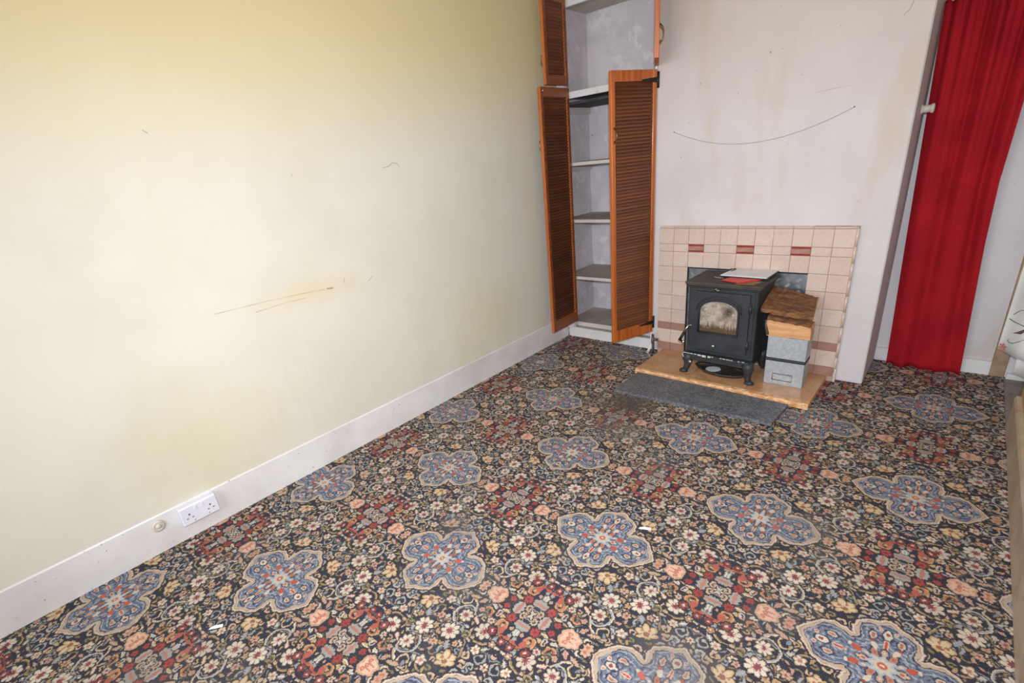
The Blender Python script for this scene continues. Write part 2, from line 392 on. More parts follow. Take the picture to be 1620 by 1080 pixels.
def wall_alcove():
    t = NT('old_distempered_plaster')
    k = t.mix(t.ramp(t.noise(3, 5, .65), .35, .65), lin((214, 208, 214)), lin((196, 190, 198)))
    k = t.mix(t.ramp(t.noise(9, 5, .7), .55, .62, 0, .6), k, lin((224, 220, 226)))
    k = t.mix(t.ramp(t.noise(30, 3), .73, .76), k, lin((150, 112, 60)))
    return t.fin(k, .8, 0, t.noise(24, 6, .7), .6, .008, .2)
M_alc = wall_alcove()
def white_gloss(name, c=(222, 221, 226), c2=(206, 204, 208), chip=(120, 110, 98), lo=.69):
    t = NT(name)
    k = t.mix(t.ramp(t.noise(3, 4), .35, .7), lin(c), lin(c2))
    k = t.mix(t.ramp(t.noise(55, 3, .6), lo, lo + .03), k, lin(chip))
    k = t.mix(t.ramp(t.noise(14, 5, .7), .62, .74, 0, .6), k, lin((186, 178, 168)))
    return t.fin(k, .38, 0, t.noise(30, 4), .2, .003)
M_skirt = white_gloss('chipped_white_gloss')
M_shelf = white_gloss('shelf_paint', (206, 200, 196), (188, 182, 178), lo=.72)
M_shtop = simple('dusty_shelf_grey', (184, 174, 168), .85, c2=(162, 154, 150), sc=5)
M_dark = simple('blackened_board', (44, 44, 50), .7, c2=(66, 66, 74), sc=6)
def wood(name, a, b, axis=2, sc=1., rough=.42, coat=.1, st=.6):
    t = NT(name); m = [26 * sc] * 3; m[axis] = 1.6 * sc
    g = t.noise(1., 5, .6, t.map(m), .8); g2 = t.noise(1., 3, .5, t.map([x * 5 for x in m]))
    k = t.mix(t.ramp(g, .35, .68), lin(a), lin(b)); k = t.mix(t.ramp(g2, .5, .8, 0, .35), k, lin([x * .6 for x in b]))
    return t.fin(k, rough, 0, g2, .15, .001, None, coat)
M_stile = wood('varnished_pine', (192, 106, 42), (158, 78, 28), 2)
M_slat = wood('varnished_louvre', (126, 72, 42), (92, 48, 28), 0)
def vary(m, amt, tone):
    # each piece of wood a little lighter or darker than the next
    n, l = m.node_tree.nodes, m.node_tree.links; sk = n['Principled BSDF'].inputs['Base Color']; src = sk.links[0].from_socket
    mx = n.new('ShaderNodeMix'); mx.data_type = 'RGBA'; oi = n.new('ShaderNodeObjectInfo'); mp = n.new('ShaderNodeMapRange'); mp.inputs[4].default_value = amt
    l.new(oi.outputs['Random'], mp.inputs[0]); l.new(mp.outputs[0], mx.inputs[0]); l.new(src, mx.inputs[6]); mx.inputs[7].default_value = lin(tone); l.new(mx.outputs[2], sk)
vary(M_slat, .65, (78, 46, 32))
M_back = wood('dark_pine', (142, 76, 38), (116, 58, 28), 0)
M_iron = simple('black_iron', (34, 34, 36), .5, .3, c2=(22, 22, 24), sc=20)
M_chrome = simple('worn_chrome', (214, 212, 208), .22, 1., sc=30, bstr=.05)
M_brass = simple('aged_brass', (150, 128, 88), .35, 1., sc=30, c2=(112, 92, 66))
def tile_mat(name, c, var=10):
    t = NT(name)
    oi = t.n.new('ShaderNodeObjectInfo').outputs['Random']
    a = lin(c); b = lin((c[0] - var, c[1] - var * 1.3, c[2] - var * 1.5))
    k = t.mix(oi, a, b); k = t.mix(t.ramp(t.noise(9, 4, .6), .42, .75, 0, .5), k, lin((c[0] - 24, c[1] - 40, c[2] - 50)))
    return t.fin(k, t.ramp(t.noise(20, 3), .3, .7, .22, .4), 0, t.noise(25, 3), .1, .002, .5)
M_tile = tile_mat('mottled_beige_glaze', (208, 190, 182), 8)
M_pink = tile_mat('dusky_pink_glaze', (164, 128, 118), 8)
M_mid = simple('brown_pink_band', (170, 128, 116), .35, sc=18)
M_redt = simple('oxblood_glaze', (150, 44, 40), .3, sc=30)
M_grout = simple('old_grout', (182, 162, 146), .85, sc=20)
def hearth_mat():
    t = NT('hearth_glaze')
    oi = t.n.new('ShaderNodeObjectInfo').outputs['Random']
    k = t.mix(t.ramp(t.noise(7, 5, .6), .3, .7), lin((200, 158, 120)), lin((182, 134, 94)))
    k = t.mix(t.math('MULTIPLY', oi, .25), k, lin((160, 104, 62)))
    k = t.mix(t.ramp(t.noise(11, 5, .7), .56, .70, 0, .55), k, lin((150, 116, 96)))
    return t.fin(k, t.ramp(t.noise(15, 4), .3, .7, .15, .42), 0, t.noise(40, 3), .1, .002, .55)
M_hearth = hearth_mat()
def hedge_mat():
    t = NT('chipped_hearth_edge')
    v = t.map((1, 1, 3))
    k = t.mix(t.ramp(t.noise(26, 4, .6, v), .42, .58), lin((222, 178, 134)), lin((196, 138, 92)))
    k = t.mix(t.ramp(t.noise(34, 4, .7, v), .58, .64), k, lin((228, 214, 196)))
    k = t.mix(t.ramp(t.noise(44, 3, .7, v), .665, .70), k, lin((58, 40, 34)))
    return t.fin(k, .6, 0, t.noise(60, 4), .6, .004)
M_hedge = hedge_mat()
def granite_mat():
    t = NT('dark_speckled_slate')
    k = t.mix(t.ramp(t.noise(85, 4, .75), .42, .60), lin((70, 74, 82)), lin((116, 120, 130)))
    k = t.mix(t.ramp(t.noise(6, 5, .6), .42, .75, 0, .55), k, lin((120, 120, 122)))
    k = t.mix(t.ramp(t.noise(42, 3, .7), .70, .74), k, lin((170, 160, 150)))
    return t.fin(k, t.ramp(t.noise(9, 4), .3, .7, .38, .6), 0, t.noise(120, 3), .2, .001)
M_gran = granite_mat()
def stove_mat():
    t = NT('black_cast_iron')
    k = t.mix(t.ramp(t.noise(6, 5, .65), .35, .7), lin((56, 60, 66)), lin((42, 45, 50)))
    k = t.mix(t.ramp(t.noise(18, 5, .7), .60, .76, 0, .5), k, lin((84, 82, 80)))
    return t.fin(k, .55, .25, t.noise(160, 3), .35, .0015)
M_stove = stove_mat()
M_stovetop = simple('dusty_stove_top', (78, 70, 66), .8, .1, c2=(58, 53, 52), sc=9)
def glass_mat():
    t = NT('sooted_stove_glass')
    k = t.mix(t.ramp(t.noise(22, 6, .65), .36, .66), lin((178, 168, 158)), lin((132, 120, 110)))
    k = t.mix(t.spot(.048, .435, .055, .065, (0, 2), .2), k, lin((78, 62, 58)))
    k = t.mix(t.ramp(t.math('ADD', t.sep()[2], t.math('MULTIPLY', t.noise(1., 3, .6, t.map((62, 1, 9))), .10)), .410, .370), k, lin((92, 72, 52)))
    k = t.mix(t.ramp(t.noise(60, 5, .7), .60, .68, 0, .8), k, lin((206, 198, 190)))
    return t.fin(k, .25, 0, t.noise(60, 4), .25, .002)
M_sglass = glass_mat()
M_plate = simple('tread_plate_aluminium', (150, 156, 166), .34, .9, c2=(122, 130, 142), sc=20, bstr=.1)
def galv_mat():
    t = NT('galvanised_steel')
    k = t.mix(t.ramp(t.vor(60), .1, .8), lin((190, 197, 206)), lin((174, 181, 190)))
    k = t.mix(t.ramp(t.noise(14, 5, .7), .56, .72, 0, .5), k, lin((204, 208, 214)))
    return t.fin(k, .48, .55, t.noise(60, 3), .1, .001)
M_galv = galv_mat()
def bark_mat():
    t = NT('rough_split_bark')
    v = t.map((10, 40, 40))
    g = t.noise(1., 6, .7, v, 1.); k = t.mix(t.ramp(g, .36, .62), lin((146, 104, 72)), lin((98, 68, 50)))
    k = t.mix(t.ramp(t.noise(16, 5, .7), .55, .72, 0, .7), k, lin((110, 92, 80)))
    return t.fin(k, .9, 0, t.math('ADD', g, t.noise(70, 5, .7)), .9, .006, .2)
M_bark = bark_mat()
M_cut = wood('fresh_split_wood', (218, 170, 126), (198, 146, 104), 0, 1., .75, 0)
def curtain_mat():
    t = NT('red_curtain_weave')
    k = t.mix(t.ramp(t.noise(5, 4), .3, .7), lin((158, 22, 32)), lin((140, 16, 28)))
    k = t.mix(t.ramp(t.noise(420, 2), .45, .7, 0, .35), k, lin((186, 44, 50)))
    m = t.fin(k, .85, 0, t.noise(500, 2), .35, .001, .15)
    return m
M_red = curtain_mat()
M_cloth = simple('white_curtain_cotton', (232, 234, 234), .85, var=.04, sc=9)
M_print = simple('umber_print', (106, 92, 88), .85, sc=40)
M_flower = simple('coral_print', (214, 130, 112), .85, sc=60, c2=(176, 92, 84))
M_plast = simple('white_plastic', (222, 224, 240), .35, var=.02, sc=8, bstr=.03)
M_hole = simple('socket_hole', (84, 84, 100), .7)
M_knob = simple('yellowed_white_paint', (214, 208, 200), .45, sc=20)
M_tan = simple('brown_varnished_post', (166, 140, 112), .55, c2=(142, 116, 88), sc=14)
M_board = simple('grey_bare_board', (150, 140, 138), .75, c2=(128, 116, 112), sc=9, dirt=(112, 84, 60))
M_floorwood = wood('bare_floor_boards', (120, 92, 66), (92, 68, 48), 1, .6, .75, 0)
M_beige = simple('beige_skirting_paint', (188, 170, 150), .5, c2=(168, 148, 126), sc=6, dirt=(140, 120, 98))
M_yelr = simple('mustard_wall_paint', (206, 178, 108), .65, c2=(190, 160, 92), sc=5)
M_ceil = simple('ceiling_paint', (206, 200, 188), .8, sc=4)
M_plaster = simple('bare_white_plaster', (226, 222, 216), .85, sc=30, dirt=(170, 128, 100))
M_paper = simple('white_paper', (226, 228, 234), .6, var=.03, sc=9, bstr=.03)
M_redp = simple('red_booklet_cover', (206, 52, 44), .4, c2=(186, 40, 40), sc=9)
M_brownp = simple('brown_envelope', (146, 108, 76), .7, c2=(124, 88, 62), sc=14)
M_blue = simple('dark_blue_board', (40, 50, 74), .5, sc=9)
M_pewter = simple('dirty_grey_metal', (112, 108, 104), .45, .6, c2=(76, 74, 72), sc=24)
M_flake = simple('white_flaked_enamel', (206, 206, 206), .6, sc=60, c2=(150, 150, 150))
def tray_mat():
    t = NT('burnt_iron_tray')
    k = t.mix(t.ramp(t.noise(14, 5, .7), .35, .65), lin((92, 84, 80)), lin((62, 58, 58)))
    k = t.mix(t.ramp(t.noise(20, 4, .7), .56, .68), k, lin((104, 84, 58)))
    return t.fin(k, t.ramp(t.noise(12, 3), .4, .6, .25, .6), .4, t.noise(50, 4), .3, .003)
M_tray = tray_mat()

def carpet_mat():
    arr, w, h = carpet_pixels()
    import numpy as np
    ny, nx = arr.shape[:2]
    im = D.images.new('carpet_repeat', nx, ny, alpha=False)      # drawn above in numbers, no file behind it
    px = np.ones((ny, nx, 4), np.float32); px[..., :3] = arr
    im.pixels.foreach_set(px.ravel()); im.update(); im.pack()
    t = NT('patterned_wool_carpet')
    n = t.n.new('ShaderNodeTexNoise'); n.inputs['Scale'].default_value = 130; n.inputs['Detail'].default_value = 2; t.l.new(t.co, n.inputs['Vector'])
    wob = t.n.new('ShaderNodeVectorMath'); wob.operation = 'MULTIPLY_ADD'; t.l.new(n.outputs['Color'], wob.inputs[0])
    wob.inputs[1].default_value = (.0045, .0045, 0); t.l.new(t.co, wob.inputs[2])
    v = t.map((1 / w, 1 / h, 1), (-(1.509 + .00225) / w, (1.958 - .00225) / h, 0), vec=wob.outputs[0])
    tex = t.n.new('ShaderNodeTexImage'); tex.image = im; tex.extension = 'REPEAT'; t.l.new(v, tex.inputs[0])
    k = tex.outputs[0]
    fl = t.noise(260, 2, .6); k = t.mix(t.ramp(fl, .3, .75, 0, .24), k, lin((122, 120, 126)))
    k = t.mix(t.ramp(t.noise(2.6, 5, .65), .50, .78, 0, .42), k, lin((126, 122, 122)))          # wear
    d1 = t.spot(1.02, -.86, .34, .24, (0, 1), .2); k = t.mix(t.math('MULTIPLY', d1, .85), k, lin((92, 84, 78)))     # ash trodden in before the slab
    d2 = t.spot(1.12, -1.16, .30, .20, (0, 1), .2); k = t.mix(t.math('MULTIPLY', d2, .45), k, lin((120, 116, 114)))
    d3 = t.spot(.98, -2.24, .18, .12, (0, 1), .2); k = t.mix(t.math('MULTIPLY', d3, .45), k, lin((110, 106, 112)))
    d4 = t.spot(1.95, -2.30, .22, .18, (0, 1), .2); k = t.mix(t.math('MULTIPLY', d4, .45), k, lin((118, 112, 110)))
    lint = t.ramp(t.noise(95, 2, .5), .775, .80); k = t.mix(lint, k, lin((214, 208, 204)))
    m = t.fin(k, .92, 0, t.noise(620, 2), .8, .004, .15)
    return m
M_carpet = carpet_mat()

# ------------------------------------------------------------------ the room
FX = 2.69
struct('floor', MB().box(-.3, -5.2, -.12, 3.2, 1.0, -.03), M_floorwood)
cp = MB()
def crp(u, v): return (u, v, .0015 * math.sin(u * 9 + v * 4) * math.sin(v * 7))
nx_, ny_ = 54, 108
cp.grid(lambda a, b: (0 + FX * a, -5.0 + 5.04 * b, 0), nx_, ny_, False)
cp.raw([(.755, .035, 0), (2.08, .035, 0), (.755, .04, 0), (2.08, .04, 0)], [(0, 1, 3, 2)])
cp.raw([(2.08, .04, 0), (FX, .04, 0), (FX, .51, 0), (2.08, .51, 0)], [(0, 1, 2, 3)])
cp.raw([(FX, -5, 0), (FX, .51, 0), (FX, .51, -.03), (FX, -5, -.03)], [(0, 1, 2, 3)])
carpet = cp.build('carpet', M_carpet)
tag(carpet, 'fitted navy carpet with blue medallions and red and cream flowers, over the whole floor', 'carpet')

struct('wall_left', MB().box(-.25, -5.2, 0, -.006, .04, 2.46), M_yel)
struct('wall_cupboard_side', MB().box(-.25, .04, 0, -.04, .51, 2.46), M_alc)
struct('wall_back', MB().box(-.25, .51, 0, .80, .62, 2.46), M_alc)
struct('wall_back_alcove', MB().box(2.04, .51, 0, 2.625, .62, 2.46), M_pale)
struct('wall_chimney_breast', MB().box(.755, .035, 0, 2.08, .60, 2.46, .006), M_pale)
struct('wall_right', MB().box(2.712, -5.2, 0, 2.95, -.13, 2.46, .01), M_yelr)
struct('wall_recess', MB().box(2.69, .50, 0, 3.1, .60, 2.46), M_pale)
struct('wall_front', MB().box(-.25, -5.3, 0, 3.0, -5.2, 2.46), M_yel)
w2 = MB()
for x in (.45, 1.31, 2.17): w2.box(x, -5.199, .75, x + .06, -5.15, 2.15, .003)
for z_ in (.75, 1.55, 2.10): w2.box(.45, -5.199, z_, 2.23, -5.15, z_ + .05, .003)
w2 = struct('window_added', w2, M_skirt)  # unseen window, added to go with the soft fill lamp
struct('ceiling', MB().box(-.3, -5.3, 2.44, 3.2, .62, 2.56), M_ceil)
sk = MB().box(-.03, -5.2, -.01, 0, -.002, .172).prism([(-.03, .172), (0, .172), (-.004, .178), (-.03, .178)], -5.2, -.002)
struct('baseboard_left', sk, M_skirt)
bb = MB().box(2.08, .492, -.01, 2.47, .51, .085, .002).box(2.47, .492, -.01, 2.628, .51, .083, .002)
struct('baseboard_back', bb, M_skirt)
rb = MB().prism([(FX, -.01), (FX, .145), (FX + .006, .157), (2.712, .160), (2.712, -.01)], -5.2, -.16)
struct('baseboard_right', rb, M_beige)
# the end of the right wall: a rounded skirting block where the recess begins
struct('trim_recess_corner', MB().lathe([(.012, -.01), (.012, .145), (.008, .158)], (2.7025, -.16, 0), 'z', 10), M_beige)
struct('trim_recess_post', MB().box(2.625, .488, -.005, FX, .515, 2.44, .003), M_tan)
struct('trim_recess_sill', MB().box(FX, -.13, -.04, 3.02, .50, -.004, .002), M_board)
struct('trim_recess_back', MB().box(2.697, .478, -.004, 3.0, .50, .03, .002), M_skirt)
wn = MB()
for z0, z1 in ((0, .42), (2.05, 2.44)): wn.box(3.02, -.13, z0, 3.10, .50, z1)
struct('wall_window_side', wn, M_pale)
wf = MB()
for y in (-.13, .16, .46): wf.box(3.03, y, .42, 3.07, y + .045, 2.05, .003)
for z in (.42, 1.5, 2.0): wf.box(3.03, -.13, z, 3.07, .505, z + .05, .003)
win = struct('window_1', wf, M_skirt)
tg = NT('window_glass'); tg.b.inputs['Transmission Weight'].default_value = 1.; tg.b.inputs['IOR'].default_value = 1.02
for y0, y1 in ((-.085, .16), (.205, .46)):
    for z0, z1 in ((.47, 1.5), (1.55, 2.0)): MB().box(3.046, y0, z0, 3.050, y1, z1).build('pane', tg.fin(lin((236, 240, 242)), .02), win)

for x0_, x1_ in ((.51, 1.31), (1.37, 2.17)):
    for z0_, z1_ in ((.80, 1.55), (1.60, 2.10)): MB().box(x0_, -5.185, z0_, x1_, -5.18, z1_).build('pane', D.materials['window_glass'], w2)

# cracks and knocks in the two walls, each a sliver pressed into the paper
def sliver(pts, w, P):
    mb = MB(); q = [Vector(P(*p)) for p in pts]; nrm = (Vector(P(0, 0, .001)) - Vector(P(0, 0, 0))).normalized()
    for a, b in zip(q, q[1:]):
        d = (b - a).normalized().cross(nrm) * w / 2; up = nrm * .0008
        mb.raw([a - d, a + d, b + d, b - d, a + up, b + up], [(0, 1, 4), (1, 2, 5, 4), (2, 3, 5), (3, 0, 4, 5)])
    return mb
M_crack = simple('crack_grey', (164, 156, 138), .9)  # grey-brown colour of the cracks and the gouge
M_scuff = simple('brown_scuff', (208, 196, 168), .8)
wl = D.objects['wall_left']; wc = D.objects['wall_chimney_breast']
PL = lambda y, z, o=0: (-.006 + o, y, z)
PC = lambda x, z, o=0: (x, .035 - o, z)
for pts in ([(-2.117, 1.478), (-2.112, 1.466)], [(-2.660, 1.676), (-2.645, 1.664)], [(-1.825, .905), (-1.79, .93)],
            [(-1.60, 1.465), (-1.56, 1.47), (-1.53, 1.487), (-1.50, 1.48), (-1.485, 1.462)], [(-1.97, .93), (-1.965, .955)]):
    sliver(pts, .0026, PL).build('crack', M_crack, wl)
sliver([(-2.62, .945), (-2.4, .942), (-2.22, .934), (-2.08, .925)], .004, PL).build('scratch', M_scuff, wl)
sliver([(-2.075, .925), (-2.04, .921)], .008, PL).build('gouge', M_crack, wl)
sliver([(-2.45, .905), (-2.3, .912), (-2.2, .908)], .004, PL).build('scratch', M_scuff, wl)
for pts, w in (([(1.985, 1.95), (1.995, 1.92), (1.985, 1.89), (1.965, 1.87)], .0025), ([(1.402, 1.835), (1.404, 1.826)], .008), ([(1.03, 1.745), (1.034, 1.738)], .006), ([(1.64, 1.60), (1.72, 1.607), (1.80, 1.612)], .003)):
    sliver(pts, w, PC).build('crack', M_crack if w != .003 else M_scuff, wc)

# ------------------------------------------------------------------ fireplace surround, tile by tile
T = .1016; X0 = 1.0187 - 2 * T; ZR = .8049; HT = .035
fire = thing('fireplace_surround', 'beige tiled fireplace surround on the chimney breast, behind the black stove', 'fireplace', (0, 0, 0))
bk = MB()
bk.box(X0 + .002, .004, .0005, X0 + 2 * T, .0345, ZR + T + .006).box(X0 + 9 * T, .004, .0005, X0 + 11 * T + .008, .0345, ZR + T + .012).box(X0 + 2 * T, .004, ZR - 1.5 * T, X0 + 9 * T, .0345, ZR + T + .008)
bk.build('backing', M_grout, fire)
def tmesh(w, h, mat, name='tile'):
    g = .0007; return MB().box(g, 0, g, w - g, .010, h - g, .0016).mesh(name, mat)
me = {'full': tmesh(T, T, M_tile), 'half': tmesh(T, T / 2, M_tile), 'pinkh': tmesh(T, T / 2, M_pink), 'pink': tmesh(T, .0937 - HT - .0005, M_pink), 'mid': tmesh(T, T / 2, M_mid)}
def put(kind, x, z, name='tile'):
    o = D.objects.new(name, me[kind]); col.objects.link(o); o.parent = fire
    o.location = (x, random.uniform(-.0006, .0006) - .004, z); o.rotation_euler = (0, random.uniform(-.003, .003), 0); return o
def x_(c): return X0 + c * T
for c in range(11):
    put('full', x_(c), ZR)                                  # top row
    if c in (2, 5, 8):
        o = put('mid', x_(c), ZR - T / 2)
        o['label'] = 'dusky pink tile with two dark red stripes'
        for z in (.0005, T / 2 - .0115): MB().box(.0005, -.0016, z, T - .0005, .004, z + .011).build('stripe', M_redt, o)
    else: put('half', x_(c), ZR - T / 2)
    put('full', x_(c), ZR - 1.5 * T)
for c in (0, 1, 9, 10):
    for r in (2.5, 3.5, 4.5, 5.5, 7): put('full', x_(c), ZR - r * T)
    o = put('pinkh', x_(c), ZR - 6 * T); o['label'] = 'narrow brown-pink band tile'
    o = put('pink', x_(c), HT + .0005); o['label'] = 'brown-pink tile at the foot'
# rounded edging down the right side and along the top
for k in range(9): MB().lathe([(.009, -.046), (.0095, 0), (.009, .046)], (0, 0, 0), 'z', 10, .9, .8).build('edging_tile', M_tile, fire, (X0 + 11 * T + .004, .006, .860 - k * .0935))
for k in range(11): MB().box(0, -.003, 0, T - .001, .034, .011, .004).build('edging_tile', M_tile, fire, (x_(k), 0, ZR + T + .0005), (0, -.0006 * k, 0))
MB().box(X0 + 11 * T + .004, -.001, .0005, X0 + 11 * T + .014, .03, .085, .003).build('bare_plaster', M_plaster, fire)
lip = MB().box(X0 + 2 * T - .001, .0, .645, X0 + 9 * T + .001, .012, .6515).box(X0 + 2 * T - .001, .0, HT, X0 + 2 * T + .004, .012, .6515)
lip.build('opening_edge', M_iron, fire)

pl = MB().box(X0 + 2 * T + .004, .0115, HT + .0005, X0 + 9 * T - .001, .0155, .645).build('tread_plate_sheet', M_plate, fire); pl['label'] = 'diamond-tread aluminium sheet closing the opening'
tb = MB(); i = 0
for a in range(12):
    for b in range(17):
        cx, cz = X0 + 2 * T + .03 + a * .058, HT + .03 + b * .036; s = 1 if (a + b) % 2 else -1
        if cz > .632: continue
        for k in range(5):
            o = (k - 2) * .0062; dx, dz = .013 * .707, .013 * .707 * s
            ox, oz = o * .707, -o * .707 * s
            p = Vector((cx + ox, .0115, cz + oz)); e = Vector((dx, 0, dz)); n_ = Vector((.0014, 0, -.0014 * s))
            tb.raw([p - e, p - n_, p + e, p + n_, p - Vector((0, .0016, 0))], [(0, 1, 4), (1, 2, 4), (2, 3, 4), (3, 0, 4)])
M_bump = simple('tread_bump_aluminium', (214, 218, 224), .5, .6)
tag(tb.build('tread_pattern', M_bump, pl), kind='stuff')

# hearth of three glazed slabs with a chipped front edge
he = thing('hearth', 'tan glazed tiled hearth with a chipped front edge, under the stove', 'hearth')
MB().box(.860, -.425, .0005, 1.902, .003, HT - .008).build('bed', M_hedge, he)
for a, b in ((.858, 1.215), (1.2165, 1.560), (1.5615, 1.904)):
    MB().box(a, -.412, HT - .012, b, -.001, HT, .002).build('hearth_tile', M_hearth, he)
xx = .858
for k in range(9):
    w = 1.046 / 9; e = MB(); nn = 8
    f0 = -.430 - .02 * (k / 9)
    prof = lambda u, v: (xx + w * u - .0005 * (u > .5), (-.412 if v in (0, 1) else f0 - random.uniform(-.0015, .002)), [-.006, -.004, HT - .010, HT - .002, HT - .0005][0])
    vs = []
    for i in range(nn + 1):
        x = xx + (w - .0008) * i / nn; j = random.uniform(-.0022, .0022)
        vs += [(x, -.412, .0005), (x, f0 + j, .0005), (x, f0 + j * .5, HT - .012), (x, f0 + .004 + j, HT - .002), (x, -.412, HT)]
    e.raw(vs, [(i * 5 + q, (i + 1) * 5 + q, (i + 1) * 5 + q + 1, i * 5 + q + 1) for i in range(nn) for q in range(4)] + [(0, 1, 2, 3, 4), (nn * 5 + 4, nn * 5 + 3, nn * 5 + 2, nn * 5 + 1, nn * 5)])
    e.build('edge_tile', M_hedge, he); xx += w

sl = MB(); vs = [(.882, -.758), (1.10, -.752), (1.42, -.742), (1.796, -.722), (1.812, -.462), (1.4, -.446), (.884, -.438)]
sl.prism(vs, .0, .019, 'z')
o = sl.build('stone_slab', M_gran); bv = o.modifiers.new('bevel', 'BEVEL'); bv.width = .002; bv.segments = 2
tag(o, 'dark grey speckled stone slab on the carpet before the hearth', 'stone slab')

# ------------------------------------------------------------------ the stove (front at y=0, body back from there)
st = thing('wood_stove', 'black cast-iron wood-burning stove with arched sooty window, on the hearth', 'stove', (1.361, -.328, HT), -.027)
z = lambda v: v - HT
b = MB().box(-.205, .02, z(.175), .200, .30, z(.622), .006)
b.box(-.195, .03, z(.13), .190, .29, z(.176), .003)
b.box(-.192, .012, z(.196), .187, .022, z(.604), .003)                       # front face frame
b.build('body', M_stove, st)
tp = MB().prism([(-.2247, 0), (.2247, 0), (.2247, .315), (-.2247, .315)], z(.626), z(.639), 'z').prism([(-.214, .012), (.212, .012), (.212, .305), (-.214, .305)], z(.612), z(.626), 'z')
o = tp.build('top_plate', M_stovetop, st); bv = o.modifiers.new('bevel', 'BEVEL'); bv.width = .003; bv.segments = 2
MB().box(-.214, .002, z(.606), .210, .012, z(.613), .002).build('cornice', M_stove, st)
# door with an arched opening
def arch(x0, x1, zb, zs, zt, n=14):
    cx, hw = (x0 + x1) / 2, (x1 - x0) / 2
    return [(x0, zb), (x1, zb)] + [(cx + hw * math.cos(PI * k / n), zs + (zt - zs) * math.sin(PI * k / n)) for k in range(n + 1)]
inn = arch(-.121, .101, z(.333), z(.468), z(.530)); n_in = len(inn)
dr = MB(); out = []
for (px_, pz_) in inn:
    cx, cz = -.01, z(.42); dx, dz = px_ - cx, pz_ - cz
    X1, X2, Z1, Z2 = -.152 - cx, .165 - cx, z(.212) - cz, z(.585) - cz
    t_ = min((X2 / dx if dx > 0 else X1 / dx) if abs(dx) > 1e-6 else 9, (Z2 / dz if dz > 0 else Z1 / dz) if abs(dz) > 1e-6 else 9)
    out.append((cx + dx * t_, cz + dz * t_))
cor = [(-.152, z(.212)), (.165, z(.212)), (.165, z(.585)), (-.152, z(.585))]
for cpt in cor:
    kmin = min(range(n_in), key=lambda q: (out[q][0] - cpt[0]) ** 2 + (out[q][1] - cpt[1]) ** 2); out[kmin] = cpt
y0, y1 = -.004, .012
vs = [(a, y0, c) for a, c in out] + [(a, y0, c) for a, c in inn] + [(a, y1, c) for a, c in out] + [(a, y1 + .004, c) for a, c in inn]
n_ = n_in; fs = []
for k in range(n_):
    j = (k + 1) % n_
    fs += [(k, j, n_ + j, n_ + k), (2 * n_ + k, 2 * n_ + j, j, k), (n_ + k, n_ + j, 3 * n_ + j, 3 * n_ + k)]
dr.raw(vs, fs); door = dr.build('door', M_stove, st)
rim = MB(); q = inn + [inn[0]]
rim.tube([(a, -.006, c) for a, c in arch(-.128, .108, z(.326), z(.470), z(.541), 20)] + [(-.128, -.006, z(.326))], .006, 6); rim.build('window_rim', M_stove, door)
hd = MB().tube([(a, -.010, c) for a, c in arch(-.142, .122, z(.45), z(.47), z(.562), 20)[2:]], .004, 6); hd.build('arch_moulding', M_stove, door)
MB().prism(inn, .004, .010).build('window_glass', M_sglass, door)
for xx_, zz_ in ((.168, .500), (.168, .275)):
    MB().lathe([(.009, -.022), (.009, .022)], (xx_, .0, z(zz_)), 'z', 10).lathe([(.006, .022), (.007, .028), (.002, .032)], (xx_, .0, z(zz_)), 'z', 8).build('hinge', M_stove, door)
def knob(x, zz, r=.011, par=st, name='knob', y=-.004):
    MB().lathe([(.005, 0), (.005, -.010), (r, -.013), (r, -.019), (r * .6, -.024)], (x, y, z(zz)), 'y', 14).build(name, M_chrome, par)
knob(-.021, .250, .012, door, y=-.004); knob(-.149, .132, .012, y=-.032); knob(-.212, .248, .011)
em = MB().tube([(-.043, .006, z(.594)), (-.040, .004, z(.603)), (-.031, .004, z(.606)), (-.026, .004, z(.601)), (-.030, .004, z(.594)), (-.020, .004, z(.596)), (-.016, .004, z(.602))], .004, 6)
em.build('emblem', M_chrome, st)
lv = MB().tube([(-.212, -.02, z(.248)), (-.232, -.028, z(.262)), (-.205, -.030, z(.315))], [.007, .010, .009], 8).build('handle', M_iron, door)
MB().tube([(-.205, -.030, z(.315)), (-.178, -.031, z(.368))], [.0085, .0065], 8).build('chrome_shaft', M_chrome, door)['label'] = 'chrome upper end of the handle'
MB().tube([(-.178, -.031, z(.368)), (-.156, -.031, z(.372))], [.004, .003], 8).build('hook_end', M_chrome, door)
# ledge, apron, worn enamel
MB().prism([(-.212, 0), (-.208, -.022), (.195, -.022), (.200, 0), (.200, .03), (-.212, .03)], z(.166), z(.180), 'z').build('ash_lip', M_stove, st)
MB().box(-.203, -.004, z(.128), .188, .03, z(.168), .004).build('apron', M_stove, st)
fl = MB(); x = -.205
while x < .16:
    w = random.uniform(.01, .03); h = (.010 if -.12 < x < -.04 else .0035) * random.uniform(.7, 1.3)
    if x < -.02 or random.random() < .75: fl.box(x, -.0245, z(.180) - h, x + w, -.0215, z(.1815), .0006)
    x += w + random.uniform(0, .012)
fl.tube([(-.206, -.012, z(.178)), (-.215, -.012, z(.166)), (-.214, -.01, z(.150)), (-.204, -.008, z(.140))], .0035, 6)
tag(fl.build('flaked_enamel', M_flake, st), kind='stuff')
for sx in (-1, 1):
    for back in (0, 1):
        y = .018 + back * .245; sy = -1 if not back else 1; X = .176 if sx > 0 else -.182
        pts = [(X, y, z(.165)), (X + sx * .008, y + sy * .004, z(.130)), (X + sx * .006, y + sy * .002, z(.095)), (X + sx * .012, y + sy * .010, z(.065)), (X + sx * .022, y + sy * .018, z(.047))]
        MB().tube(pts, [.034, .034, .025, .019, .015], 10).lathe([(.015, 0), (.024, .004), (.023, .015), (.011, .025)], (X + sx * .026, y + sy * .022, 0), 'z', 12, 1.15, .9).build('leg', M_stove, st)
fk = MB()
